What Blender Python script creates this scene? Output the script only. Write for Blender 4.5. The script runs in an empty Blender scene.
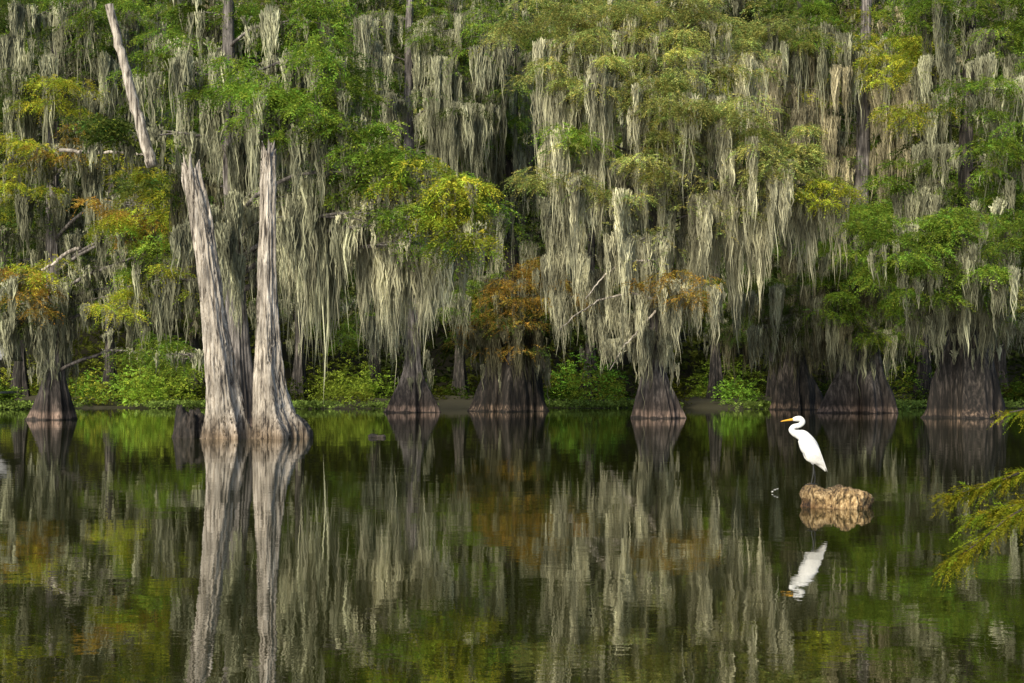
import bpy, math, numpy as np
from mathutils import Vector, noise as mn
rng=np.random.default_rng(11)
F=1422.2; H=1.5; HY=385.0
def W(px,py,D): return np.array([(px-512)/F*D, D, H+(HY-py)/F*D])
scene=bpy.context.scene
col=scene.collection
# ------------------------------------------------------------ mesh helpers
class Buf:
    def __init__(s): s.V=[];s.Q=[];s.C=[];s.n=0
    def add(s,V,Q,C):
        V=np.asarray(V,float).reshape(-1,3);Q=np.asarray(Q,int).reshape(-1,4);C=np.asarray(C,float)
        if C.ndim==1: C=np.tile(C[:3],(len(V),1))
        s.V.append(V);s.Q.append(Q+s.n);s.C.append(C[:,:3]);s.n+=len(V)
    def obj(s,name,mat,parent=None,base=(0,0,0),smooth=False):
        V=np.concatenate(s.V)-np.asarray(base);Q=np.concatenate(s.Q);C=np.concatenate(s.C)
        me=bpy.data.meshes.new(name)
        me.vertices.add(len(V));me.vertices.foreach_set('co',V.astype(np.float32).ravel())
        me.loops.add(Q.size);me.loops.foreach_set('vertex_index',Q.astype(np.int32).ravel())
        me.polygons.add(len(Q));me.polygons.foreach_set('loop_start',np.arange(0,Q.size,4,dtype=np.int32))
        me.update(calc_edges=True)
        a=me.color_attributes.new('Col','FLOAT_COLOR','POINT')
        a.data.foreach_set('color',np.concatenate([C,np.ones((len(C),1))],1).astype(np.float32).ravel())
        if smooth: me.polygons.foreach_set('use_smooth',np.ones(len(Q),bool))
        me.materials.append(mat)
        ob=bpy.data.objects.new(name,me);col.objects.link(ob)
        if parent is not None: ob.parent=parent
        else: ob.location=base
        return ob
def unit(v): return v/np.maximum(np.linalg.norm(v,axis=-1,keepdims=True),1e-9)
def tube(P,R,sides=8,flut=None,R2=None,close=True):
    P=np.asarray(P,float);R=np.asarray(R,float);n=len(P)
    T=unit(np.gradient(P,axis=0))
    ref=np.array([0,1,0]) if abs(T[:,1]).mean()<0.75 else np.array([1.0,0,0])
    A=unit(np.cross(np.cross(T,ref),T)*1.0); B=np.cross(T,A)
    th=np.linspace(0,2*math.pi,sides,endpoint=False)
    rr=R[:,None]*np.ones(sides)[None,:]
    r2=rr if R2 is None else np.asarray(R2)[:,None]*np.ones(sides)[None,:]
    if flut is not None:
        f=flut(np.linspace(0,1,n)[:,None],th[None,:],P); rr=rr*f;r2=r2*f
    V=P[:,None,:]+A[:,None,:]*(rr*np.cos(th))[:,:,None]+B[:,None,:]*(r2*np.sin(th))[:,:,None]
    V=V.reshape(-1,3)
    i=np.arange(n-1)[:,None]*sides;j=np.arange(sides)[None,:];k=(j+1)%sides
    Q=np.stack([i+j,i+k,i+sides+k,i+sides+j],-1).reshape(-1,4)
    if close:
        c0=len(V);V=np.vstack([V,P[0],P[-1]])
        j=np.arange(0,sides,2)
        q0=np.stack([np.full_like(j,c0),(j+2)%sides,(j+1)%sides,j],-1)
        o=(n-1)*sides
        q1=np.stack([np.full_like(j,c0+1),o+j,o+(j+1)%sides,o+(j+2)%sides],-1)
        Q=np.vstack([Q,q0,q1])
    return V,Q
def sprays(buf,c,d,L,nl,ll,lw,colr,droop=0.25,jit=0.35):
    K=len(c)
    if K==0:return
    t=np.linspace(0.08,1,nl)[None,:,None]
    d=unit(d);up=unit(np.array([0,0,1.0])+rng.normal(0,0.35,(K,3)))
    perp=unit(np.cross(d,up));L=np.asarray(L).reshape(K,1,1)
    pos=c[:,None,:]+d[:,None,:]*L*t+np.array([0,0,-1.0])*droop*L*t*t
    side=np.where(np.arange(nl)%2==0,1.0,-1.0)[None,:,None]
    ld=unit(d[:,None,:]*0.65+perp[:,None,:]*side*0.8+rng.normal(0,jit,(K,nl,3))+np.array([0,0,-0.15]))
    nr=unit(up[:,None,:]+rng.normal(0,0.5,(K,nl,3)));wd=unit(np.cross(ld,nr))
    l=ll*rng.uniform(0.6,1.25,(K,nl,1))*(1.1-0.5*t);w=lw*rng.uniform(0.7,1.3,(K,nl,1))
    V=np.stack([pos,pos+ld*l*0.45+wd*w,pos+ld*l,pos+ld*l*0.45-wd*w],2).reshape(-1,3)
    C=colr[:,None,:]*rng.uniform(0.7,1.3,(K,nl,1));C=np.repeat(C.reshape(-1,3),4,0)
    buf.add(V,np.arange(len(V)).reshape(-1,4),C)
def moss(buf,a,L,ns,rad,wid,colr):
    K=len(a)
    if K==0:return
    S=K*ns;nr=6
    a=np.repeat(a,ns,0);L=np.repeat(L,ns);rad=np.repeat(np.broadcast_to(rad,(K,)),ns);C=np.repeat(colr,ns,0)
    ang=rng.uniform(0,2*math.pi,S);u=rng.uniform(0,1,S)**0.6
    off=np.stack([np.cos(ang)*u*rad,np.sin(ang)*u*rad,np.zeros(S)],1)
    ln=L*(1.05-0.85*u)*rng.uniform(0.4,1.0,S)
    t=np.linspace(0,1,nr)[None,:,None]
    ph=rng.uniform(0,6.28,(S,1,1));fr=rng.uniform(4,11,(S,1,1))
    wob=np.concatenate([np.sin(ph+fr*t),np.cos(ph*1.7+fr*t),np.zeros((S,nr,1))],2)*0.045*np.minimum(ln,2)[:,None,None]
    P=a[:,None,:]+off[:,None,:]*(1.1-0.6*t)+wob
    P[:,:,2]+=0.06-(ln[:,None]*t[:,:,0])+rng.uniform(-.15,.1,(S,1))
    P[:,:,2]=np.maximum(P[:,:,2],.25)
    fa=rng.uniform(-1.2,1.2,S);wd=np.stack([np.cos(fa),np.sin(fa),np.zeros(S)],1)
    prof=np.array([0.6,1,0.95,0.85,0.6,0.06])[None,:]*rng.uniform(.4,1.6,(S,nr))
    w=(wid*rng.uniform(0.5,1.6,S))[:,None]*prof
    V=np.stack([P-wd[:,None,:]*w[:,:,None],P+wd[:,None,:]*w[:,:,None]],2)
    base=(np.arange(S)*nr*2)[:,None];r=np.arange(nr-1)[None,:]*2
    Q=np.stack([base+r,base+r+1,base+r+3,base+r+2],-1).reshape(-1,4)
    Cs=C*rng.uniform(0.55,1.4,(S,1));C=np.repeat(Cs,nr*2,0)
    buf.add(V.reshape(-1,3),Q,C)
# ------------------------------------------------------------ materials
def newmat(n):
    m=bpy.data.materials.new(n);m.use_nodes=True;nt=m.node_tree;nt.nodes.clear()
    o=nt.nodes.new('ShaderNodeOutputMaterial');return m,nt,o
def leafmat(n,tr,boost=1.0,nscale=0.6):
    m,nt,o=newmat(n);N=nt.nodes.new;L=nt.links.new
    at=N('ShaderNodeAttribute');at.attribute_name='Col'
    tc=N('ShaderNodeTexCoord');nz=N('ShaderNodeTexNoise');nz.inputs['Scale'].default_value=nscale;nz.inputs['Detail'].default_value=2
    L(tc.outputs['Object'],nz.inputs['Vector'])
    mr=N('ShaderNodeMapRange');mr.inputs[1].default_value=.3;mr.inputs[2].default_value=.7;mr.inputs[3].default_value=.6*boost;mr.inputs[4].default_value=1.4*boost
    L(nz.outputs['Fac'],mr.inputs[0])
    mx=N('ShaderNodeVectorMath');mx.operation='SCALE';L(at.outputs['Color'],mx.inputs[0]);L(mr.outputs[0],mx.inputs['Scale'])
    d=N('ShaderNodeBsdfDiffuse');L(mx.outputs[0],d.inputs['Color'])
    if tr:
        t=N('ShaderNodeBsdfTranslucent');ms=N('ShaderNodeMixShader');ms.inputs[0].default_value=tr
        L(mx.outputs[0],t.inputs['Color']);L(d.outputs[0],ms.inputs[1]);L(t.outputs[0],ms.inputs[2]);L(ms.outputs[0],o.inputs[0])
    else: L(d.outputs[0],o.inputs[0])
    return m
FOL=leafmat('cypress_foliage',0.4,1.15);MOSS=leafmat('spanish_moss',0.22,1.0,nscale=.9)
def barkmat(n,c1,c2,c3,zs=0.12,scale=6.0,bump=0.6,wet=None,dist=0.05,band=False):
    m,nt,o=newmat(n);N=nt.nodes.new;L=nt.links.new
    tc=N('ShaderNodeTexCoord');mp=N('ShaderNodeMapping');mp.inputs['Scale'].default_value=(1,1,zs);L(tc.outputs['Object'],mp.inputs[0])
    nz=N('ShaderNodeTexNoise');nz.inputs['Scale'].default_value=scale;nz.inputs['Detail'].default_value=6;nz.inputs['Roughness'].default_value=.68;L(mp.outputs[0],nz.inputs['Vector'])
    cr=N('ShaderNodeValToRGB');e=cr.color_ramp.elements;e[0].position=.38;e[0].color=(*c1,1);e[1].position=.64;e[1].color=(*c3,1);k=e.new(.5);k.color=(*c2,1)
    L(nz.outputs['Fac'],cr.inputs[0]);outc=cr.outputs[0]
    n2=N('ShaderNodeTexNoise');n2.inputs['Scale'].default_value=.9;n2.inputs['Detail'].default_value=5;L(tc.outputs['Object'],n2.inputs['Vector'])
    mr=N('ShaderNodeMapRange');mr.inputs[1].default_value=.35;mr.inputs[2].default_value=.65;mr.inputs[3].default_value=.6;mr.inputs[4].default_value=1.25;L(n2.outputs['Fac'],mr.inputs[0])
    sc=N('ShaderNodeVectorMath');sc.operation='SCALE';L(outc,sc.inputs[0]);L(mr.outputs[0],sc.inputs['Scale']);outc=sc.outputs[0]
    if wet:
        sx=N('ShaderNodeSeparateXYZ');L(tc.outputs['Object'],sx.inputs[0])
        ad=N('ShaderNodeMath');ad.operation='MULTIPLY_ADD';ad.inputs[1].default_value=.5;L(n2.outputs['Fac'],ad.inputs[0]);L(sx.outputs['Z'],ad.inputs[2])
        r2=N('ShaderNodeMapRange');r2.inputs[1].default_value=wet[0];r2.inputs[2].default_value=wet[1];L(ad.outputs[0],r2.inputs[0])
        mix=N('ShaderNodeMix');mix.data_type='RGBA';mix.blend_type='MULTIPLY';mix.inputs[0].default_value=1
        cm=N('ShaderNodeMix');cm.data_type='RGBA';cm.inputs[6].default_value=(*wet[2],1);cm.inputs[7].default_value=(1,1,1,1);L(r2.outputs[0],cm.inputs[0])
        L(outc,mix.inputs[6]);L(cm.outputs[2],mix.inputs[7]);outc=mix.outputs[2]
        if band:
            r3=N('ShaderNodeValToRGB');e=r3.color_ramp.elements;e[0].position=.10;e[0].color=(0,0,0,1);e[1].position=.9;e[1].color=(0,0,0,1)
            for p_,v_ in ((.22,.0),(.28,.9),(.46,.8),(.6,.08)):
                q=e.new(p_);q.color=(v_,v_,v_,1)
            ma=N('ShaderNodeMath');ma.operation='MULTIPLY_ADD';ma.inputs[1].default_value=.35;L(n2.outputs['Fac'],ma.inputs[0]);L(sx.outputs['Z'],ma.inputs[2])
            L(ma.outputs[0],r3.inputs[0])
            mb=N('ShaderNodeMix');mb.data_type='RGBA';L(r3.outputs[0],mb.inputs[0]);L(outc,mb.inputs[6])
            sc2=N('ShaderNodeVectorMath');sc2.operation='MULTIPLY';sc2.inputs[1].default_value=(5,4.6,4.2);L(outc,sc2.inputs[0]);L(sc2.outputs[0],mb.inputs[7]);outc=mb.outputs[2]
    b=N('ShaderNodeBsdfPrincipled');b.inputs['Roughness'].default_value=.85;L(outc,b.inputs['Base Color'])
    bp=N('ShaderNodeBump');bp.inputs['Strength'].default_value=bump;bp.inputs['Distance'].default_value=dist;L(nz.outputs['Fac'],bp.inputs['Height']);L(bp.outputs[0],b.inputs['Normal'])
    L(b.outputs[0],o.inputs[0]);return m
BARK=barkmat('cypress_bark',(.04,.036,.034),(.14,.125,.118),(.34,.31,.29),wet=(.9,3.2,(.26,.22,.205)),scale=8,bump=.9,band=True)
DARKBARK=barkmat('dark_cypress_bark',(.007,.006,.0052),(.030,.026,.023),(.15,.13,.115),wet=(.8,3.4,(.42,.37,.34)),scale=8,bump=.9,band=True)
DEAD=barkmat('weathered_dead_wood',(.05,.04,.033),(.38,.335,.28),(.68,.62,.54),zs=.07,scale=11,bump=1,wet=(.35,1.0,(.5,.42,.34)),dist=.08)
STUMPM=barkmat('fibrous_stump_wood',(.03,.018,.01),(.26,.17,.075),(.60,.45,.25),zs=.4,scale=26,bump=1,wet=(.27,.36,(.3,.22,.16)),dist=.02)
BLACKW=barkmat('waterlogged_black_wood',(.006,.005,.004),(.02,.016,.013),(.07,.055,.045),scale=9,bump=.9)
GREYW=barkmat('grey_boards',(.1,.1,.1),(.2,.2,.2),(.3,.3,.3),scale=3)
def plain(n,c,r=.6,bump=0,sc=40):
    m,nt,o=newmat(n);N=nt.nodes.new;L=nt.links.new
    b=N('ShaderNodeBsdfPrincipled');b.inputs['Roughness'].default_value=r
    nz=N('ShaderNodeTexNoise');nz.inputs['Scale'].default_value=sc;nz.inputs['Detail'].default_value=4
    tc=N('ShaderNodeTexCoord');L(tc.outputs['Object'],nz.inputs['Vector'])
    cr=N('ShaderNodeValToRGB');cr.color_ramp.elements[0].position=.3;cr.color_ramp.elements[1].position=.7
    cr.color_ramp.elements[0].color=(*[x*.82 for x in c],1);cr.color_ramp.elements[1].color=(*[min(1,x*1.05) for x in c],1)
    L(nz.outputs['Fac'],cr.inputs[0]);L(cr.outputs[0],b.inputs['Base Color'])
    if bump:
        bp=N('ShaderNodeBump');bp.inputs['Strength'].default_value=bump;bp.inputs['Distance'].default_value=.01;L(nz.outputs['Fac'],bp.inputs['Height']);L(bp.outputs[0],b.inputs['Normal'])
    L(b.outputs[0],o.inputs[0]);return m
def watermat():
    m,nt,o=newmat('dark_lake_water');N=nt.nodes.new;L=nt.links.new
    b=N('ShaderNodeBsdfPrincipled');b.inputs['Base Color'].default_value=(.018,.020,.003,1);b.inputs['Roughness'].default_value=.006;b.inputs['IOR'].default_value=2.8
    tc=N('ShaderNodeTexCoord');prev=None
    for sc,dist,det,sx in ((.35,.004,2,(1,1.6,1)),(2.2,.0009,3,(1,1.5,1)),(9,.00030,2,(1,1.2,1))):
        mp=N('ShaderNodeMapping');mp.inputs['Scale'].default_value=sx;mp.inputs['Rotation'].default_value=(0,0,.1*sc);L(tc.outputs['Object'],mp.inputs[0])
        nz=N('ShaderNodeTexNoise');nz.inputs['Scale'].default_value=sc;nz.inputs['Detail'].default_value=det;L(mp.outputs[0],nz.inputs['Vector'])
        bp=N('ShaderNodeBump');bp.inputs['Strength'].default_value=1;bp.inputs['Distance'].default_value=dist;L(nz.outputs['Fac'],bp.inputs['Height'])
        if prev: L(prev.outputs[0],bp.inputs['Normal'])
        prev=bp
    L(prev.outputs[0],b.inputs['Normal']);L(b.outputs[0],o.inputs[0]);return m
WATER=watermat()
# ------------------------------------------------------------ palettes
PAL={'g':(.17,.26,.036),'y':(.35,.39,.045),'o':(.34,.24,.05),'d':(.09,.135,.028),'s':(.34,.38,.11)}
def fcol(key,K):
    c=np.tile(np.array(PAL[key]),(K,1));c*=rng.uniform(.6,1.35,(K,1));c[:,0]*=rng.uniform(.75,1.3,K);return c
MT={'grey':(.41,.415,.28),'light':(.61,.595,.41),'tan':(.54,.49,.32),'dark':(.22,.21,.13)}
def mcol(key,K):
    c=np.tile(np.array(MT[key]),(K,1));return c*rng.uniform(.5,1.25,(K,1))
# ------------------------------------------------------------ tree builder
def bough(bt,bc,bm,start,end,R,fol,key,ml,md,mkey,rb=.08,fine=True):
    start=np.asarray(start,float);end=np.asarray(end,float)
    tassel=fol==0 and fine
    v=end-start;ln=np.linalg.norm(v)
    t=np.linspace(0,1,9)[:,None]
    bow=np.array([0,0,1.0])*ln*.10
    sidev=np.cross(v,[0,0,1.0]);sidev=sidev/(np.linalg.norm(sidev)+1e-6)*ln*rng.normal(0,.06)
    P=start+v*t+(bow+sidev)*np.sin(t*math.pi)+rng.normal(0,.04,(9,3))*np.sin(t*math.pi)
    V,Q=tube(P,(rb*(.35 if tassel else 1)*(1-.75*t[:,0])*(0.5+ln*.08)),6);bt.add(V,Q,(1,1,1))
    nt_=max(3,int(R*3.0));tips=[]
    for i in range(nt_):
        a=rng.uniform(0,6.28);r=R*rng.uniform(.5,1.1)
        s=P[rng.integers(6 if tassel else 4,9)];e=end+np.array([math.cos(a)*r,math.sin(a)*r*.8,rng.normal(0,.18)*R])
        tt=np.linspace(0,1,5)[:,None];pp=s+(e-s)*tt+np.array([0,0,.12*R])*np.sin(tt*math.pi)
        V,Q=tube(pp,(.03*(1-.7*tt[:,0])),4);bt.add(V,Q,(1,1,1));tips.append(pp)
    K=int((215 if fine else 150)*fol*R*R) if fol>0 else 0
    if K:
        npad=max(4,int(4+R*3.2))
        pa=rng.uniform(0,6.28,npad);pr=R*rng.uniform(.15,1.25,npad)
        pc=end+np.stack([np.cos(pa)*pr,np.sin(pa)*pr*.8,rng.normal(.22,.36,npad)*R],1)
        idx=rng.integers(0,npad,K);prad=R*rng.uniform(.2,.62,npad)[idx]
        padb=rng.uniform(.6,1.4,npad)[idx][:,None]
        a=rng.uniform(0,6.28,K);u=np.sqrt(rng.uniform(0,1,K))
        c=pc[idx]+np.stack([np.cos(a)*u*prad,np.sin(a)*u*prad,rng.normal(0,.08,K)*prad+ .12*prad-u*u*prad*.5],1)
        d=np.stack([np.cos(a),np.sin(a),rng.uniform(-.7,.15,K)],1)+rng.normal(0,.3,(K,3))
        if fine: sprays(bc,c,d,rng.uniform(.3,.75,K),12,.15,.019,fcol(key,K)*padb,droop=.4,jit=.25)
        else: sprays(bc,c,d,rng.uniform(.35,.7,K),9,.22,.034,fcol(key,K)*padb)
    if tassel: K=int(36*md)
    else:
        md=md*(.78 if fol>=.8 else 1.0);K=int(18*md*(R*1.2+ .3*ln))
    if K>0 and ml>0:
        K1=int(K*.85)
        ti=rng.integers(0,nt_,K1);tl=rng.uniform(.25,1.25,nt_) if not tassel else rng.uniform(.5,1.1,nt_);tb=rng.uniform(.65,1.15,nt_)
        tt=rng.uniform(.35,1,K1);arr=np.array(tips)
        A1=np.stack([[np.interp(x,np.linspace(0,1,5),arr[i,:,k]) for k in range(3)] for i,x in zip(ti,tt)]).reshape(-1,3)+rng.normal(0,.07,(K1,3))
        K2=K-K1;t2=rng.uniform(.2,1,K2);A2=np.stack([np.interp(t2,t[:,0],P[:,i]) for i in range(3)],1)
        A=np.vstack([A1,A2]);Ls=ml*np.concatenate([tl[ti]*rng.uniform(.5,1,K1),rng.uniform(.1,.5,K2)])
        cc=mcol(mkey,K)*rng.uniform(.72,1.12);cc[:K1]*=tb[ti][:,None]
        if fine: moss(bm,A,Ls,18,rng.uniform(.08,.26,K),.0185,cc)
        else: moss(bm,A,Ls,10,rng.uniform(.1,.3,K),.032,cc)
def trunkpath(base,h,lean,n=46,wob=.25):
    z=np.concatenate([[-1.0],np.linspace(0,1,n-1)**1.5*h])
    t=np.clip(z/h,0,1)
    p=np.zeros((n,3));k=rng.uniform(0,6.28,4)
    p[:,0]=base[0]+lean*t*h+wob*(np.sin(t*5+k[0])-np.sin(k[0]))*t
    p[:,1]=base[1]+wob*(np.sin(t*4+k[1])-np.sin(k[1]))*t
    p[:,2]=z;return p
def flute(hf,amp,seed):
    r=np.random.default_rng(seed);ks=[2,4,7,13];ph=r.uniform(0,6.28,4);am=[.6,.9,.7,.35];tw=r.uniform(-.4,.4,4)
    def f(t,th,P):
        z=np.clip(P[:,2][:,None],0,None);e=np.exp(-z/hf)
        wth=th+.25*np.sin(2*th+ph[2])+.12*np.sin(5*th+ph[1])
        s=sum(a*(1-2*np.abs(np.sin((k*wth+p+q*z)/2))**.8) for a,k,p,q in zip(am,ks,ph,tw))
        return 1+amp*s*(e*.85+.25)+.02*np.cos(21*th+z*.5)+.06*np.cos(3*th+ph[0]*2+z*1.3)
    return f
def taperR(P,rb,rt,hf,h):
    z=np.clip(P[:,2],0,None);return rt*(1-.75*np.clip(z/h,0,1))+(rb-rt)*(.16*np.exp(-z/.35)+.84*np.exp(-(z/(hf*1.8))**2.0))
def tas(lst,mk='grey',md=1.0,r=8):
    return [(x,y,rng.uniform(-3,0),r*rng.uniform(.7,1.4),0,'d',l*rng.uniform(.75,1.15),md*rng.uniform(.7,1.2),mk) for x,y,l in lst if rng.uniform()>.06]
def tree(px,D,rb,rt,h,boughs,auto=16,lean=0.,hf=1.6,amp=.16,bark=None,mkey='grey',autokey='d',label='',base=None,automoss=2.2,autof=.9,z0=4.0,mscale=1.0,amd=1.0,reach=3.6,back=True,sleeve=4,skirt=0,fine=True,skz=2.7):
    base=np.array([(px-512)/F*D,D,0.0]) if base is None else np.array(base,float)
    e=bpy.data.objects.new('cypress_tree',None);col.objects.link(e);e.location=base
    e['label']=label;e['category']='tree'
    bt,bc,bm=Buf(),Buf(),Buf()
    P=trunkpath(base,h,lean);R=taperR(P,rb,rt,hf,h)
    V,Q=tube(P,R,120,flute(hf*1.8,amp,int(rng.integers(1e6))));bt.add(V,Q,(1,1,1))
    def tp(z):
        return np.array([np.interp(z,P[:,2],P[:,i]) for i in range(3)])
    for b in boughs:
        bx,by,off,r,fol,key,ml,md=b[:8];mk=b[8] if len(b)>8 else mkey
        DD=D+off;end=W(bx,by,DD);Rm=r/F*DD
        dist=math.hypot(end[0]-base[0],end[1]-base[1])
        s=tp(max(2.0,min(h*.96,end[2]-.12*dist)))
        bough(bt,bc,bm,s,end,Rm,fol,key,ml/F*DD,md*mscale,mk)
    for i in range(auto):
        z=z0+(h-z0)*(i+rng.uniform(0,1))/auto
        a=(rng.uniform(-.3,3.44) if back else i*2.4+rng.uniform(-.5,.5));ln=reach*rng.uniform(.45,1.0)*(1-.5*(z/h)**3)
        s=tp(z);end=s+np.array([math.cos(a)*ln,math.sin(a)*ln,rng.uniform(-.1,.25)*ln])
        bough(bt,bc,bm,s,end,rng.uniform(.9,1.7),autof*rng.uniform(.4,1.3),rng.choice([autokey,autokey,'d','g']),automoss*rng.uniform(.5,1.3),amd*rng.choice([.5,1,1.6]),mkey,fine=False)
    K=int(h*sleeve);z=rng.uniform(3.8,h,K)
    L_=rng.uniform(.4,1.5,K)*automoss*.45
    if skirt:
        z=np.concatenate([z,rng.uniform(skz,7.5,skirt)]);L_=np.concatenate([L_,rng.uniform(.8,2.8,skirt)]);K+=skirt
    if K:
        a=rng.uniform(0,6.28,K)
        rr=np.interp(z,P[:,2],R)*1.08+rng.uniform(0,.55,K)
        A=np.stack([np.interp(z,P[:,2],P[:,0])+np.cos(a)*rr,np.interp(z,P[:,2],P[:,1])+np.sin(a)*rr,z],1)
        moss(bm,A,L_,14,rng.uniform(.08,.24,K),.020,mcol(mkey,K)*.8)
    bt.obj('trunk',bark or BARK,e,base,True)
    if bc.V: bc.obj('crown',FOL,e,base)
    bm.obj('hanging_moss',MOSS,e,base)
    return e
# ------------------------------------------------------------ hero trees
A=[(30,15,0,40,.6,'d',120,1.3),(90,10,-3,38,1.1,'g',100,1.2),(15,95,-1,42,.5,'d',90,1.5),(75,100,-2,38,1.0,'y',100,1.3),
(20,168,-3,40,1.2,'y',60,1),(58,148,-4,26,.8,'o',50,1),(125,150,-3,34,1.0,'y',60,1.2),(150,208,-5,46,1.3,'y',60,.9),(130,240,-5,36,.8,'o',60,.8),(160,262,-5,38,1.1,'g',80,1),
(180,245,-4,28,1.1,'y',90,1.2),(130,305,-4,30,1.2,'y',70,1.2),(12,285,-5,34,.9,'o',60,.8),(38,280,-4,26,1.1,'y',50,.9),(45,225,0,40,.5,'d',90,1.6),(100,55,0,42,.7,'d',120,1.5),
(150,120,1,42,.5,'g',110,1.6),(75,195,1,36,.4,'d',100,1.8),(100,270,0,30,.4,'d',80,1.8),(170,360,-3,32,1.2,'g',20,.5),(60,290,-1,24,.2,'d',90,2.4),(45,310,-1,20,.2,'d',80,2.2),(140,25,0,40,.9,'g',130,1.6),(15,320,-2,26,.5,'d',60,1.8),(150,290,-1,30,.3,'d',90,1.8)]
A+=tas([(10,40,110),(45,60,120),(70,30,100),(95,20,110),(110,60,130),(135,80,110),(160,40,120),(30,110,90),(90,120,110),(20,200,90),(95,170,100),(165,150,120),(120,270,90),(165,300,80),(85,310,70),(30,300,90),(5,330,70),(62,320,90),(48,330,80),(75,240,100),(60,200,100)],'grey',.95,10)
tree(55,61.5,.95,.42,23,A,auto=12,mkey='grey',label='moss-draped bald cypress with rusty yellow boughs standing in water',amp=.2,hf=.8,skirt=90,skz=2.0)
B=[(195,55,1,42,1.3,'g',90,1),(165,80,1,36,1.1,'g',110,1.1),(300,25,-2,46,1.4,'g',90,1.1),(255,90,-3,46,1.4,'g',110,1.1),(330,125,-4,44,1.5,'g',130,1.4),
(285,112,-4,42,1.5,'g',140,1.4),(357,140,-4,36,1.5,'g',150,1.4),(215,130,2,38,1.0,'g',150,1.3),(310,190,-2,40,.3,'g',215,2.0,'grey'),(320,60,-4,34,1.3,'g',90,1.0),(345,100,-4,30,1.3,'g',90,1.0),
(285,200,0,40,.2,'d',200,1.9,'grey'),(200,190,1,36,.3,'d',170,1.8,'dark'),(395,180,-4,38,1.4,'g',50,.8,'light'),(432,195,-5,42,1.5,'y',50,.6,'light'),(474,202,-5,34,1.6,'y',40,.5,'light'),(494,212,-5,20,1.6,'g',30,.5,'light'),
(420,182,-4,38,.9,'g',40,.6),(448,232,-5,38,1.5,'y',30,.5,'light'),(408,218,-5,32,1.4,'g',30,.5,'light'),(430,250,-5,26,1.1,'g',30,.5,'light'),(365,190,-3,34,1.4,'g',110,.9,'light'),(225,20,0,42,1.1,'g',110,1.3),(250,50,2,44,1.1,'g',100,1.3),(340,75,0,38,1.2,'g',120,1.4),
(170,285,1,24,.8,'y',90,1.2),(178,360,0,26,1.0,'g',30,.6)]
B+=tas([(386,235,160),(395,240,165),(404,250,150),(414,252,140),(425,255,130),(436,255,145),(446,256,135),(456,250,110),(466,240,90),(378,225,120),(356,215,110),(480,230,60)],'light',1.4,7)
B+=tas([(276,170,190),(283,175,225),(292,190,220),(301,180,235),(310,195,215),(319,185,225),(328,180,215),(337,190,190),(346,175,160),(355,170,130),(366,180,110),(297,225,180),(314,230,175),(332,235,155),(305,205,190)],'grey',1.3,9)
B+=tas([(290,205,190),(308,200,200),(324,205,190),(341,200,150)],'light',1.2,7)
B+=tas([(290,250,140),(312,260,145),(275,210,160),(345,220,130),(222,230,150),(190,140,120),(205,210,130),(180,230,110),(236,200,150),(240,260,120),(232,150,130)],'grey',1.0,9)
B+=tas([(190,90,90),(220,60,100),(260,110,110),(300,60,90),(275,40,90),(345,50,110),(210,100,110),(240,120,120),(180,60,100),(320,90,90)],'grey',.8,9)
tree(238,49.5,.85,.42,19.5,B,auto=7,mkey='grey',z0=8,label='large bald cypress with bright green crown and long moss curtains',bark=BARK,hf=1.1,autokey='g',sleeve=3)
C=[(455,35,-1,44,.7,'g',130,1.6),(355,55,0,40,.8,'g',120,1.6),(480,85,-1,40,.6,'g',130,1.8),(455,110,-2,30,.4,'d',110,1.8),(372,110,1,34,.5,'g',120,1.8),
(350,95,1,30,.5,'d',130,1.6),(500,120,1,30,.6,'g',110,1.6),(370,270,0,26,.6,'d',100,1.6),(470,20,-1,34,1.0,'g',80,1.3),(350,340,0,26,1,'g',20,.4),(385,320,-1,26,.3,'g',70,1.8),(450,300,0,30,.3,'g',90,1.8),(385,20,1,30,.6,'g',90,1.6)]
C+=tas([(355,30,110),(365,20,100),(380,60,110),(445,60,120),(465,100,120),(485,50,110),(500,80,110),(450,150,90),(475,140,90),(370,130,90),(392,100,90),(436,20,100),(430,90,100),(455,10,100),(490,110,100),(350,120,100),(510,40,120),(440,120,90)],'grey',1.2,9)
tree(413,78,1.5,.48,29,C,auto=10,mkey='grey',label='tall straight grey cypress wrapped in hanging moss',amp=.24,hf=.85,sleeve=0,skirt=60,bark=BARK,skz=1.8)
Dl=[(480,145,-1,46,1.2,'g',90,1.4,'grey'),(545,150,0,46,1.1,'g',120,1.5,'grey'),(520,190,1,44,.9,'g',130,1.6,'grey'),(545,285,-3,34,1.0,'o',70,1.1,'grey'),(505,300,-2,30,.8,'o',60,1.1,'grey'),(570,295,-3,26,.9,'o',60,.9),
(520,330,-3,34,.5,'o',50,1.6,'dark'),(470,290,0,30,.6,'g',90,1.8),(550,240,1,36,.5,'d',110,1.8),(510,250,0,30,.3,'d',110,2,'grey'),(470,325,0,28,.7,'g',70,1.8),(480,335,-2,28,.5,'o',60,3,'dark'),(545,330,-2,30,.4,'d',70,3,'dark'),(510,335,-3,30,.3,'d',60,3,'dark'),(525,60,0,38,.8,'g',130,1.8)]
Dl+=tas([(480,230,100),(500,210,110),(520,230,120),(545,200,110),(560,250,100),(490,280,80),(535,100,120),(470,200,90),(515,80,120),(525,150,120),(500,160,110)],'grey',1.2,9)
tree(513,82,2.6,.6,30,Dl,auto=12,bark=DARKBARK,mkey='grey',hf=2.2,amp=.24,label='broad fluted cypress with rust-coloured lower boughs',z0=9,skirt=110,skz=2.2)
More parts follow.
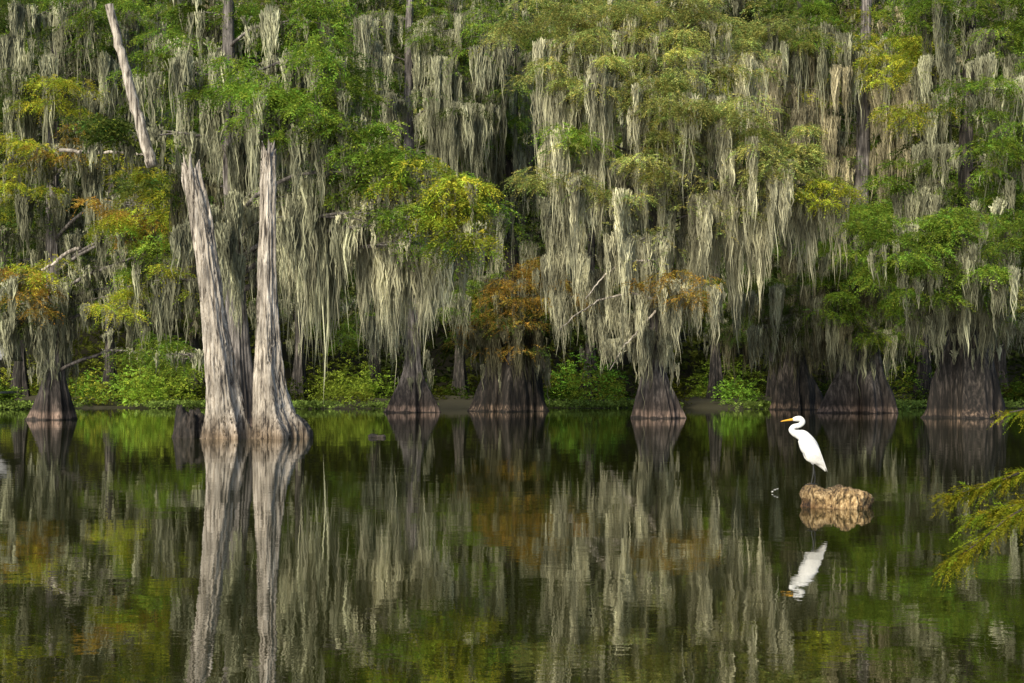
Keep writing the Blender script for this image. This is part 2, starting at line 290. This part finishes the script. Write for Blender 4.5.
E=[(600,20,-1,52,1.4,'s',120,1.0),(555,50,-1,44,1.3,'s',120,1.1),(640,42,-2,50,1.4,'s',130,1.1),(695,28,-1,50,1.4,'s',110,1.0),(570,95,-2,36,1.2,'s',130,1.4),(615,85,-3,44,1.4,'s',140,1.3),
(665,100,-4,44,1.5,'s',130,1.3),(710,128,-4,46,1.6,'s',120,1.3),(755,152,-4,42,1.6,'s',110,1.3),(792,174,-4,38,1.7,'s',110,1.5),(825,190,-3,28,1.5,'y',100,1.5),(575,142,-3,38,.8,'g',130,1.7),(560,185,-3,32,1.1,'s',120,1.6),
(655,165,-3,36,1.0,'s',140,1.7),(700,200,-2,38,.3,'s',110,1.7),(745,215,-2,36,.4,'s',110,1.7),(610,200,-3,38,.7,'s',100,1.7),(640,240,-3,32,.2,'s',110,1.5),(665,290,-4,24,.9,'o',70,1.8),(690,298,-3,20,.8,'o',80,1.6),(730,70,0,38,1.3,'s',110,1.3)]
E+=tas([(556,300,80),(567,318,70),(580,260,110),(592,275,90),(606,250,130),(618,300,80),(630,270,120),(642,300,100),(655,250,130),(668,300,100),(682,290,110),(694,270,120),(706,240,120),(720,230,130),(734,250,110),(748,215,120),(762,230,110),(776,215,120),(792,205,120),(808,205,110),(822,205,90),(600,320,75),(610,345,55),(645,335,80),(690,330,70),(628,320,75),(665,345,60),(545,260,100),(715,290,80)],'light',1.2,8)
E+=tas([(560,110,120),(580,170,120),(600,130,140),(625,140,130),(645,190,120),(670,150,130),(690,170,130),(545,150,110),(545,220,110),(570,230,110),(630,60,110),(700,60,110),(725,100,110),(595,70,110),(660,70,110),(560,70,110),(650,120,120),(615,170,120),(740,170,100)],'light',.95,9)
tree(655,64.5,1.25,.36,25,E,auto=8,mkey='light',autokey='s',z0=9,label='wide cypress cloaked in pale moss curtains over a fluted base',amp=.22,hf=1.0,skirt=100,skz=2.2)
Fl=[(775,52,-1,46,1.3,'s',110,1.2),(825,42,-1,46,1.3,'g',120,1.2),(885,52,-1,42,1.3,'y',110,1.3),(800,95,0,34,.4,'y',110,1.7,'tan'),(900,110,0,34,.5,'y',110,1.7,'tan'),(745,95,0,32,.6,'y',110,1.7,'light'),
(895,225,-2,42,1.4,'g',70,1.2),(865,256,-4,44,1.6,'g',60,1.2),(830,232,-2,40,1.3,'g',80,1.4),(840,292,-2,36,1.2,'g',80,1.7,'dark'),(790,310,0,36,.9,'d',80,1.8,'dark'),(905,310,-1,32,1.3,'g',60,1.3),(760,320,1,30,.8,'d',80,1.6,'dark'),(880,335,-2,32,1.3,'g',50,1.8),(835,325,-2,30,.9,'g',70,2.6,'dark'),(897,165,1,28,.6,'y',110,1.7,'tan'),(815,170,0,32,.7,'g',110,1.7,'tan')]
Fl+=tas([(750,90,110),(765,110,120),(782,85,120),(798,110,130),(814,90,130),(828,120,120),(885,90,120),(896,110,120),(906,90,130),(916,130,100),(832,150,110),(888,150,110),(770,60,110),(805,60,110),(840,70,100),(875,70,100)],'tan',1.15,8)
Fl+=tas([(740,300,90),(755,330,70),(775,290,110),(790,320,80),(812,300,100),(830,320,70),(850,300,90),(870,320,70),(890,290,80),(905,330,60),(845,345,60),(815,345,50)],'grey',1.0,9)
tree(861,77,2.1,.62,29,Fl,auto=10,bark=BARK,mkey='grey',hf=1.7,amp=.24,z0=11,label='massive cypress with tan moss and a dark swollen base',sleeve=0,skirt=90,skz=2.2)
F2=[(760,300,-1,36,.9,'d',90,1.8,'dark'),(800,330,-1,36,.7,'d',80,2.2,'dark'),(740,330,-1,30,.8,'d',70,1.8,'dark'),(820,290,0,32,.8,'d',90,1.6,'dark'),(720,290,1,28,1.1,'g',60,1),(780,260,0,32,.6,'d',100,1.6)]
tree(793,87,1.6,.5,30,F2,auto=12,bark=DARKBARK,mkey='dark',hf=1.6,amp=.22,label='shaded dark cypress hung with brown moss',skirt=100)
G=[(945,12,-1,42,1.2,'g',80,1.4),(1005,90,-4,42,1.5,'g',80,1.3),(925,125,0,34,1.0,'y',90,1.8),(1017,150,-4,40,1.3,'g',80,1.5),(885,256,-6,38,1.6,'g',50,1.0),(930,236,-6,44,1.6,'g',60,1.1),(985,238,-5,44,1.5,'g',70,1.3),(1015,278,-6,40,1.4,'g',60,1.3),
(905,281,-5,40,1.5,'g',50,1.2),(955,268,-5,42,1.4,'g',60,1.5),(1008,203,-3,40,1.3,'g',70,1.6),(922,190,-1,34,1.2,'g',80,1.7),(930,300,-3,28,.3,'g',80,2.6),(1000,305,-3,32,.3,'g',80,2.6),(965,295,-3,28,.2,'g',75,3),(1005,40,-1,42,1.1,'g',90,1.6),(917,75,1,38,.9,'y',100,1.8)]
G+=tas([(925,60,110),(938,100,110),(998,110,100),(1005,170,80),(1018,60,100),(915,150,100),(930,200,70),(985,280,90),(950,290,90),(915,310,70),(1005,320,80),(935,320,60),(1018,200,80),(960,310,80),(985,315,85),(945,50,110),(985,60,110),(1010,110,90),(945,150,90),(1000,240,80),(905,250,60)],'grey',1.15,9)
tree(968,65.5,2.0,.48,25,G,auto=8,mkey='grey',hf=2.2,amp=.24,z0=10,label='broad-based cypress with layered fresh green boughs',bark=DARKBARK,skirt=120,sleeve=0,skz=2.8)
Hh=[(1000,190,-1,30,1.0,'g',80,1.2),(1040,120,0,40,1.2,'g',90,1.2),(1050,260,-2,40,1.3,'g',70,1)]
tree(1062,70,1.2,.4,24,Hh,auto=14,autokey='g',label='green cypress draped with grey moss at the shore')
tree(-30,66,1.0,.4,24,[(5,60,-1,34,1.0,'d',100,1.0),(0,200,-2,34,1.0,'y',90,1.0),(-5,330,-2,28,.9,'d',60,1.2)],auto=14,label='shaded grey cypress draped with grey moss')
# ------------------------------------------------------------ mid trees sharing meshes
protos=[]
specs=[(110,98,32,'grey','g'),(300,97,32,'grey','d'),(590,101,33,'grey','s'),(715,98,33,'grey','s'),(925,98,33,'tan','g')]
for px,D,h,mk,ak in specs:
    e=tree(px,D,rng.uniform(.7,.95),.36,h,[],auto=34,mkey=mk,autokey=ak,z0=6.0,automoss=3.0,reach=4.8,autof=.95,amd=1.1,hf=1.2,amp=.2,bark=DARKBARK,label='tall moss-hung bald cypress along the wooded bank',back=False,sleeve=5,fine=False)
    e['group']='bald cypresses along the far bank';protos.append(e)
for i,(px,D) in enumerate([(20,101),(195,103),(375,103),(460,104),(655,105),(775,102),(860,104),(1000,102),(540,108),(-70,97),(1095,97),(-120,102),(1150,103)]):
    src=protos[(i*3+1)%5];n=bpy.data.objects.new('cypress_tree',None);col.objects.link(n)
    n.location=((px-512)/F*D,D,0);n.rotation_euler=(0,0,rng.uniform(0,6.28));s=rng.uniform(.92,1.12);n.scale=(s,s,s)
    n['label']=src['label'];n['category']='tree';n['group']=src['group']
    for c in src.children:
        k=c.copy();col.objects.link(k);k.parent=n
# ------------------------------------------------------------ far wood
fb=Buf()
K=24000
x=rng.uniform(-85,85,K);y=rng.uniform(113,122,K);z=rng.uniform(.05,1,K)*38
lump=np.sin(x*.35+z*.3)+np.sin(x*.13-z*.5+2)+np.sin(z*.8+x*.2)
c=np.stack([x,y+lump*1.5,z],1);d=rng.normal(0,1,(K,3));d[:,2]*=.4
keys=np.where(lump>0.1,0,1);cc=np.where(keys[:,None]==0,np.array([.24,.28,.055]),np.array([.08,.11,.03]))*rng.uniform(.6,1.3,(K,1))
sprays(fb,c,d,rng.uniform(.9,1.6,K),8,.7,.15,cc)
K=3400
a=np.stack([rng.uniform(-85,85,K),rng.uniform(110,116,K),rng.uniform(8,38,K)],1)
moss(fb,a,rng.uniform(1.5,4.5,K),9,rng.uniform(.2,.5,K),.06,mcol('grey',K)*np.where(rng.uniform(0,1,(K,1))>.6,1.2,.7))
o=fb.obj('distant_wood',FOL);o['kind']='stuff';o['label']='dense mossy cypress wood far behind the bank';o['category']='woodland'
# ------------------------------------------------------------ undergrowth & shore plants
ub=Buf()
for i in range(260):
    x=rng.uniform(-60,60);y=rng.uniform(93,107);s=rng.uniform(.5,2.4)
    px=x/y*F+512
    sun_patch=any(abs(px-q)<w for q,w in ((100,34),(150,25),(365,24),(340,18),(590,30),(725,34),(905,16),(20,16)))
    br=1.35*rng.uniform(.5,1.3) if sun_patch else .25  # sunlit patches put into the leaf colour, shrubs elsewhere much darker
    if not sun_patch: s*=.5
    K=int(150*s);a=rng.uniform(0,6.28,K);u=rng.uniform(0,1,K)**.5;zz=rng.uniform(0,1,K)
    c=np.stack([x+np.cos(a)*u*s*1.1,y+np.sin(a)*u*s,.2+zz*s*1.9*(1.1-u*.6)],1)
    d=np.stack([np.cos(a),np.sin(a),rng.uniform(-.3,.9,K)],1)
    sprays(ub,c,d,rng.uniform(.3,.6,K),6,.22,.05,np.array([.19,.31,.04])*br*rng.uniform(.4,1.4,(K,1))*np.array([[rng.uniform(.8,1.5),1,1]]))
o=ub.obj('undergrowth',FOL);o['kind']='stuff';o['label']='green shrubby undergrowth covering the bank, sunlit patches coloured in';o['category']='bushes'
wb=Buf();K=17000
x=rng.uniform(-60,60,K);x=x[(np.sin(x*.31)+np.sin(x*.83+1)+rng.normal(0,.5,K))>-.3];K=len(x)
edge=90+2.2*np.sin(x*.25)+1.6*np.sin(x*.7+1);y=edge+rng.exponential(2.0,K)
c=np.stack([x,y,rng.uniform(0,.35,K)],1);d=rng.normal(0,1,(K,3));d[:,2]=np.abs(d[:,2])+.5
sprays(wb,c,d,rng.uniform(.1,.3,K),5,.22,.05,np.array([.22,.31,.07])*rng.uniform(.4,1.4,(K,1)),droop=.1)
o=wb.obj('water_plants',FOL);o['kind']='stuff';o['label']='low floating green water plants fringing the shore';o['category']='water plants'
# ------------------------------------------------------------ ground, water
def grid_obj(name,xs,ys,zf,mat):
    X,Y=np.meshgrid(xs,ys);V=np.stack([X,Y,zf(X,Y)],-1).reshape(-1,3);n=len(xs);m=len(ys)
    i=np.arange(m-1)[:,None]*n;j=np.arange(n-1)[None,:];Q=np.stack([i+j,i+j+1,i+n+j+1,i+n+j],-1).reshape(-1,4)
    b=Buf();b.add(V,Q,(1,1,1));o=b.obj(name,mat,smooth=True);o['kind']='structure';return o
GR=plain('leaf_litter_ground',(.05,.045,.022),.95,.5,3)
def gz(X,Y):
    e=92+2.2*np.sin(X*.25)+1.5*np.sin(X*.7+1)
    s=np.clip((Y-e)/10,-1,1);z=np.where(s<0,s*1.6,s*.7)+.1*np.sin(X*.9)*np.sin(Y*.7)*(s>0)
    t=np.clip((Y-118)/40,0,1)
    return z+t*t*(3-2*t)*52+3*np.sin(X*.07+1)*t  # hill added behind the wood to block sky and keep gaps dark
ys=np.concatenate([np.linspace(-300,60,12),np.linspace(66,170,105),np.linspace(190,1500,10)])
xs=np.concatenate([np.linspace(-900,-90,8),np.linspace(-85,85,150),np.linspace(90,900,8)])
grid_obj('ground',xs,ys,gz,GR)
grid_obj('water',np.linspace(-300,300,13),np.linspace(-200,116,12),lambda X,Y:X*0,WATER)
# ------------------------------------------------------------ snags
def snag(pts,D,rads,label,seed,jag=1.0):
    r=np.random.default_rng(seed)
    P0=np.array([W(x,y,D) for x,y in pts]);P0[:,1]+=np.linspace(0,.6,len(P0))
    u0=np.linspace(0,1,len(pts));n=160;u=np.linspace(0,1,n)
    P=np.stack([np.interp(u,u0,P0[:,i]) for i in range(3)],1)
    ker=np.ones(13)/13
    for i in range(2): P[:,i]=np.convolve(np.pad(P[:,i],6,mode='edge'),ker,'valid')
    R=np.interp(u,u0,np.array(rads)/F*D)*.82;R=np.convolve(np.pad(R,6,mode='edge'),ker,'valid')
    P=np.vstack([P[0]+[0,0,-1],P]);R=np.concatenate([[R[0]*1.05],R])
    ph=r.uniform(0,6.28,8)
    S=132;thx=np.linspace(0,2*math.pi,S,endpoint=False)
    def fl(t,th,PP):
        e=np.exp(-np.clip(PP[:,2][:,None],0,None)/1.1)
        z=PP[:,2][:,None]
        base=1+(.20*e+.04)*np.cos(4*th+ph[0]+.2*z)+(.14*e+.02)*(1-2*np.abs(np.sin((7*th+ph[1]-.15*z)/2)))
        nz=np.zeros((len(PP),S));n3=np.zeros((len(PP),S))
        for i in range(len(PP)):
            for j in range(S):
                a=thx[j]+.05*PP[i,2]
                nz[i,j]=mn.fractal(Vector((math.cos(a)*3.2+ph[2],math.sin(a)*3.2,PP[i,2]*.45+ph[3])),.65,2.1,6)
                n3[i,j]=mn.noise(Vector((math.cos(a)*1.3,math.sin(a)*1.3+ph[4],PP[i,2]*1.4)))
        crack=-.30*np.clip(1-np.abs(nz-.05)*14,0,1)*np.clip(n3*2.5+.5,0,1)
        plate=.06*np.round(n3*3)/3
        return base+.20*nz+plate+crack
    V,Q=tube(P,R,S,fl)
    th=thx
    j=np.clip(np.sin(th+ph[5])*.5+.5,0,1)**.7*1.0+np.abs(np.sin(th*3+ph[6]))*.6+np.repeat(r.uniform(0,1.3,S//6),6)+r.uniform(0,.08,S)
    j-=j.min()
    for k in range(28):
        ring=(len(P)-1-k)*S
        V[ring:ring+S,2]-=(j*jag)*(1-k/28)**1.2
    V[-1,2]-=1.4*jag
    b=Buf();b.add(V,Q,(1,1,1));base=(P0[0,0],D,0)
    e=bpy.data.objects.new('dead_tree',None);col.objects.link(e);e.location=base
    e['label']=label;e['category']='dead tree'
    b.obj('trunk',DEAD,e,base,True)
    return e
s1=snag([(228,438),(225,415),(221,385),(217,350),(212,315),(207,280),(202,245),(196,210),(190,180),(186,150)],40,[26,21,17.5,15.5,13.5,13,12.5,12,11.5,10.5],'weathered pale cypress snag leaning over dark water, broken top',5,.45)
s2=snag([(280,438),(274,415),(270,385),(267,350),(266,315),(265,280),(265,240),(265,205),(265,165),(265,132)],40.2,[32,22,17,14,12,11,10,9.5,9.2,8.8],'straight weathered grey cypress snag with flared ridged base',9,.40)
def stump(base,rt,rb,h,mat,label,seed,name='tree_stump',S=64,rough=.05,tilt=0.,rimv=.22,topv=.14):
    r=np.random.default_rng(seed)
    nr=26;zs=np.concatenate([[-.8],np.linspace(-.2,1,nr-1)])
    th=np.linspace(0,2*math.pi,S,endpoint=False)
    def ns(x,y,z,o=5): return mn.fractal(Vector((x+seed,y,z)),.75,2.1,o)
    rim=np.array([ns(math.cos(a)*1.9,math.sin(a)*1.9,7.7) for a in th])
    hh=h*(1+rimv*rim)+tilt*np.cos(th)
    hh=hh+np.repeat(r.uniform(-.13,.10,S//5+1),5)[:S]*h
    rings=[]
    for zi in zs:
        row=[]
        for j,a in enumerate(th):
            f=np.interp(zi,[-.8,0,.3,.7,.88,1],[rb,rb,rb*.99,rt*.99,rt*.96,rt*.86])
            f*=1+.05*math.cos(2*a+seed)+.04*math.cos(5*a+1)
            f*=1+rough*1.6*ns(math.cos(a)*3.2,math.sin(a)*3.2,zi*.9)+rough*.8*ns(math.cos(a)*12,math.sin(a)*12,zi*.6,3)
            row.append((base[0]+math.cos(a)*f,base[1]+math.sin(a)*f,zi*hh[j]))
        rings.append(row)
    edge=np.array(rings[-1]);cen=np.array([base[0],base[1],h*.98])
    for q in (.94,.86,.76,.64,.5,.35,.2,.08):
        rg=cen+(edge-cen)*q
        rg[:,2]=h*.98+(edge[:,2]-h*.98)*q**2+np.array([topv*h*ns(p[0]*5,p[1]*5,1.1)+.09*h*ns(p[0]*22,p[1]*22,4.) for p in rg])*min(1,(1-q)*5+.3)
        rings.append(rg)
    V=np.concatenate([np.array(x) for x in rings]);n=len(rings)
    i=np.arange(n-1)[:,None]*S;j=np.arange(S)[None,:];k=(j+1)%S
    Q=np.stack([i+j,i+k,i+S+k,i+S+j],-1).reshape(-1,4)
    c0=len(V);V=np.vstack([V,V[-S:].mean(0)]);o=(n-1)*S;j=np.arange(0,S,2)
    Q=np.vstack([Q,np.stack([np.full_like(j,c0),o+j,o+(j+1)%S,o+(j+2)%S],-1)])
    b=Buf();b.add(V,Q,(1,1,1));ob=b.obj(name,mat,None,(base[0],base[1],0),True)
    ob['label']=label;ob['category']='stump';return ob,V
x0=W(188,438,40.6)[0]
stump((x0,40.9),.44,.52,.72,BLACKW,'low dark waterlogged stump beside pale snags',3,rough=.12,rimv=.5)
sx=(835.5-512)/F*17.55
st_ob,SV=stump((sx,17.6),.425,.41,.205,STUMPM,'ragged tan fibrous stump barely above water, bird perched on it',21,S=220,rough=.085,tilt=-.008,rimv=.4,topv=.3)
def deadlimb(parent,pts,D,r0,r1,label):
    P0=np.array([W(x,y,D) for x,y in pts]);u=np.linspace(0,1,24);u0=np.linspace(0,1,len(pts))
    P=np.stack([np.interp(u,u0,P0[:,i]) for i in range(3)],1)+rng.normal(0,.015,(24,3))
    V,Q=tube(P,np.linspace(r0,r1,24),10);b=Buf();b.add(V,Q,(1,1,1))
    o=b.obj('dead_limb',DEAD,parent,tuple(parent.location),True);o['label']=label
trees=[o for o in bpy.data.objects if o.name.startswith('cypress_tree')]
tA,tB,tE=trees[0],trees[1],trees[4]
deadlimb(tB,[(152,166),(147,148),(140,124),(133,98),(126,70),(119,45),(110,5)],45.5,.19,.13,'bare pale broken dead limb')
deadlimb(tA,[(60,150),(95,153),(125,152),(152,156)],56,.08,.05,'bare pale dead limb')
deadlimb(tA,[(42,270),(55,263),(66,253),(80,248)],56,.05,.08,'bare pale dead limb')
for pts in ([(655,300),(630,292),(600,300),(575,315),(560,330)],[(655,310),(640,330),(625,345),(610,370)],[(655,260),(620,262),(600,280),(585,300)]):
    deadlimb(tE,pts,61.5,.055,.02,'bare pale drooping dead limb')
# ------------------------------------------------------------ egret
egx,egy=(811-512)/F*17.5,17.45
m_=np.hypot(SV[:,0]-egx,SV[:,1]-egy)<.07
egz=float(SV[m_][:,2].max())-.004 if m_.any() else .2
print('EGZ',egz)
E0=(egx,egy,egz)
WHITE=plain('white_feathers',(.86,.86,.84),.7,.25,30);BLACK=plain('black_leg_skin',(.03,.03,.028),.5);YEL=plain('yellow_bill',(.8,.42,.03),.4)
eg=bpy.data.objects.new('great_egret',None);col.objects.link(eg);eg.location=E0
eg['label']='white great egret standing hunched on a low stump';eg['category']='bird'
def spl(pts,n):
    pts=np.array(pts,float);m=len(pts);out=[]
    for u in np.linspace(0,m-1,n):
        i=min(int(u),m-2);t=u-i
        p0,p1,p2,p3=pts[max(i-1,0)],pts[i],pts[i+1],pts[min(i+2,m-1)]
        out.append(.5*((2*p1)+(-p0+p2)*t+(2*p0-5*p1+4*p2-p3)*t*t+(-p0+3*p1-3*p2+p3)*t**3))
    return np.array(out)
S_=spl([(.165,.165,.006,.015),(.13,.215,.024,.035),(.09,.275,.052,.055),(.045,.34,.080,.072),(0,.41,.102,.082),(-.04,.475,.110,.084),(-.075,.54,.098,.074),(-.115,.595,.078,.056),(-.168,.618,.056,.042),(-.218,.636,.042,.034),
(-.250,.672,.034,.028),(-.222,.712,.030,.025),(-.155,.728,.030,.024),(-.112,.765,.031,.025),(-.142,.806,.035,.027),(-.198,.806,.030,.023),(-.236,.797,.017,.014)],120)
P=np.stack([S_[:,0],np.zeros(120),S_[:,1]],1)
V,Q=tube(P,np.maximum(S_[:,3],.004),32,None,R2=np.maximum(S_[:,2],.004))
bb=Buf();bb.add(V,Q,(1,1,1))
for sy in (-.035,.035):
    L=spl([(-.005,sy,.38,.038),(.0,sy,.32,.030),(.006,sy,.28,.015),(.01,sy,.25,.008)],14)
    V,Q=tube(L[:,:3],L[:,3],12);bb.add(V,Q,(1,1,1))
bb.obj('body',WHITE,eg,(0,0,0),True)
for sy,dx in ((-.035,-.015),(.035,.035)):
    lb=Buf();L=np.array([(.008,sy,.29),(.02+dx*.5,sy,.16),(.012+dx,sy,.07),(dx,sy,.003)]);
    L=spl(L,12);V,Q=tube(L,[.0075,.0075,.0078,.009,.011,.009,.0078,.0075,.0075,.0075,.008,.009],10);lb.add(V,Q,(1,1,1))
    for a,l in ((2.6,.07),(3.14,.08),(3.7,.07),(0,.045)):
        T=np.array([(dx,sy,.006),(dx+math.cos(a)*l*.5,sy+math.sin(a)*l*.5,.008),(dx+math.cos(a)*l,sy+math.sin(a)*l,.0)])
        V,Q=tube(spl(T,6),[.006,.006,.005,.005,.004,.002],8);lb.add(V,Q,(1,1,1))
    lb.obj('leg',BLACK,eg,(0,0,0),True)
bl=Buf();V,Q=tube(spl([(-.225,0,.801),(-.29,0,.792),(-.345,0,.783),(-.385,0,.775)],12),[.016,.0155,.0145,.013,.0115,.0105,.0095,.0085,.007,.005,.003,.001],12);bl.add(V,Q,(1,1,1));bl.obj('bill',YEL,eg,(0,0,0),True)
for sy in (-1,1):
    ey=Buf();c=np.array([-.203,sy*.022,.812]);V,Q=tube([c+[0,-.004,0],c+[0,-.002,0],c+[0,.002,0],c+[0,.004,0]],[.002,.005,.005,.002],10);ey.add(V,Q,(1,1,1));ey.obj('eye',BLACK,eg,(0,0,0),True)
    wg=Buf()
    for i in range(18):
        f=i/17;g=(f-.5)
        st_=np.array([-.095+.085*f,sy*.066,.545+.02*math.sin(f*3)])
        mid=np.array([-.01+g*.15,sy*(.088*math.sqrt(max(.1,1-(g*1.55)**2))+.004),.40+g*.10])
        m2=np.array([.055+g*.11,sy*(.070*math.sqrt(max(.1,1-(g*1.5)**2))+.004),.31+g*.08])
        en=np.array([.10+.09*f,sy*(.030-.02*f),.255-.10*f])
        pp=spl([st_,mid,m2,en],11);V,Q=tube(pp,[.006,.013,.016,.017,.017,.016,.015,.013,.011,.008,.002],8,None,R2=np.array([.003,.006,.007,.007,.007,.007,.006,.006,.005,.003,.001]))
        wg.add(V,Q,(1,1,1))
    wg.obj('wing',WHITE,eg,(0,0,0),True)
# ------------------------------------------------------------ near sapling off to the side, boughs reaching in
sp=bpy.data.objects.new('cypress_sapling',None);col.objects.link(sp);sb=(3.75,8.1,0);sp.location=sb
sp['label']='young cypress with feathery yellow-green sprays reaching over water';sp['category']='tree'
bt,bc=Buf(),Buf()
Pt=trunkpath(sb,5.5,-.02,30,.05);V,Q=tube(Pt,np.linspace(.11,.02,30),20);bt.add(V,Q,(1,1,1))
def fern(pts,D,tw,keyc):
    P0=spl(np.array([np.append(W(x,y,D)[:1],[D+dy,W(x,y,D)[2]]) for x,y,dy in pts]),30)
    V,Q=tube(P0,np.linspace(.014,.003,30),6);bt.add(V,Q,(1,1,1))
    K=tw;ii=rng.uniform(8,29,K).astype(int);c=P0[ii];T=unit(np.gradient(P0,axis=0))[ii]
    sd=rng.choice([-1,1],K)[:,None]
    d=T*rng.uniform(.6,1.2,(K,1))+sd*np.array([0,.7,.25])*rng.uniform(.2,1,(K,1))+rng.normal(0,.35,(K,3))+np.array([0,0,-.15])
    cc=fcol(keyc,K)*np.array([[.62,.75,.5]])
    mix=rng.uniform(0,1,(K,1));cc=cc*(1-.4*mix)+np.array([.38,.20,.02])*.35*mix
    sprays(bc,c,d,rng.uniform(.07,.17,K),34,.025,.0028,cc,droop=.3,jit=.22)
fern([(1180,400,.1),(1100,450,0),(1045,490,-.1),(1000,515,-.15),(965,540,-.2),(940,556,-.2)],8,230,'y')
fern([(1180,400,.1),(1110,440,.1),(1050,468,.2),(1015,482,.2),(985,492,.2),(960,498,.2)],8,220,'y')
fern([(1180,380,.1),(1110,445,.1),(1060,488,.0),(1025,502,0),(972,518,0)],8,300,'y')
fern([(1180,350,.1),(1120,375,.1),(1070,398,.2),(1045,408,.2),(1022,413,.2)],8,60,'y')
fern([(1180,300,.1),(1130,340,.1),(1100,370,.2),(1090,400,.2)],8,80,'y')
for k in range(10):
    z=1.8+k*.35;a=k*2.4;l=.9-.05*k;c0=np.array([3.75-.02*z,8.1,z]);t=np.linspace(0,1,10)[:,None]
    P0=c0+np.array([math.cos(a)*.4,math.sin(a)*l,.1])*t+np.array([0,0,.1])*np.sin(t*3.1)
    V,Q=tube(P0,np.linspace(.014,.003,10),6);bt.add(V,Q,(1,1,1));ii=rng.integers(2,10,60)
    sprays(bc,P0[ii],rng.normal(0,1,(60,3)),rng.uniform(.08,.18,60),22,.03,.0042,fcol('y',60))
bt.obj('trunk',BARK,sp,sb,True);bc.obj('crown',FOL,sp,sb)
# ------------------------------------------------------------ small floating things
def smalllog(px,py,L,r,mat,label,name,cat):
    D=H*F/(py-HY);c=W(px,py,D);t=np.linspace(0,1,14)
    P=np.stack([c[0]+(t-.5)*L,np.full(14,c[1]),.02+.25*r*np.sin(t*7)],1)
    V,Q=tube(P,r*(.5+.5*np.sin(t*3.14)**.5),12,lambda t,th,PP:1+.2*np.cos(3*th+9*t));b=Buf();b.add(V,Q,(1,1,1));o=b.obj(name,mat,None,(c[0],c[1],0),True)
    o['label']=label;o['category']=cat
smalllog(377,437.5,.5,.07,BLACKW,'short dark log floating on the water','floating_log','log')
fb2=Buf();D=H*F/(493-HY);c=W(774,490,D)
sprays(fb2,np.array([[c[0]-.04,D,.02]]),np.array([[1,.1,.5]]),[.10],9,.05,.012,np.array([[.6,.6,.55]]),droop=.1)
o=fb2.obj('floating_feather',MOSS,None,(c[0],D,0));o['label']='tiny pale feather floating on dark water';o['category']='feather'
bh=bpy.data.objects.new('boathouse',None);col.objects.link(bh);bb0=(-34.0,88,0);bh.location=bb0;bh['label']='grey wooden boathouse on posts at the bank';bh['category']='boathouse'
def boxq(b,x0,x1,y0,y1,z0,z1):
    V=[(x,y,z) for x in (x0,x1) for y in (y0,y1) for z in (z0,z1)]
    b.add(V,[(0,1,3,2),(4,6,7,5),(0,4,5,1),(2,3,7,6),(0,2,6,4),(1,5,7,3)],(1,1,1))
b=Buf()
for k in range(12): boxq(b,-2.8+k*.47,-2.8+k*.47+.455,-1.5,-1.4,1.0,3.1)
boxq(b,-2.8,2.84,-1.39,1.5,.98,1.1);b.obj('wall',GREYW,bh,(0,0,0))
b=Buf();
V=[(-3.1,-1.9,3.0),(3.1,-1.9,3.0),(3.1,0,4.0),(-3.1,0,4.0),(-3.1,1.9,3.0),(3.1,1.9,3.0),(-3.1,-1.9,3.1),(3.1,-1.9,3.1),(3.1,0,4.1),(-3.1,0,4.1),(-3.1,1.9,3.1),(3.1,1.9,3.1)]
b.add(V,[(0,1,2,3),(3,2,5,4),(6,9,8,7),(9,10,11,8),(0,6,7,1),(4,5,11,10)],(1,1,1));b.obj('roof',GREYW,bh,(0,0,0))
for x in (-2.6,0,2.6):
    b=Buf();V,Q=tube([(x,-1.3,-1.5),(x,-1.3,0),(x,-1.3,.97)],[.12]*3,10);b.add(V,Q,(1,1,1));b.obj('post',GREYW,bh,(0,0,0),True)
# ------------------------------------------------------------ light
w=bpy.data.worlds.new('World');scene.world=w;w.use_nodes=True;nt=w.node_tree
bg=nt.nodes['Background'];sk=nt.nodes.new('ShaderNodeTexSky');sk.sky_type='NISHITA';sk.sun_disc=False
el=math.radians(33)
sd=Vector((-.45,-.75,0)).normalized()*math.cos(el);sd=Vector((sd.x,sd.y,math.sin(el)))
sk.sun_elevation=el;sk.sun_rotation=math.atan2(sd.x,sd.y)
nt.links.new(sk.outputs[0],bg.inputs[0]);bg.inputs[1].default_value=.15
su=bpy.data.lights.new('sun','SUN');su.energy=5.0;su.angle=math.radians(18);su.color=(1,.9,.70)
so=bpy.data.objects.new('sun',su);col.objects.link(so);so.rotation_euler=sd.to_track_quat('Z','Y').to_euler()
cam=bpy.data.cameras.new('camera');cam.sensor_width=36;cam.lens=50;cam.shift_y=43.5/1024;cam.clip_end=3000;cam.clip_start=.1
co=bpy.data.objects.new('camera',cam);col.objects.link(co);co.location=(0,0,H);co.rotation_euler=(math.radians(90),0,0)
scene.camera=co
scene.view_settings.view_transform='Standard';scene.view_settings.look='None';scene.view_settings.exposure=0
print('verts',sum(len(m.vertices) for m in bpy.data.meshes))
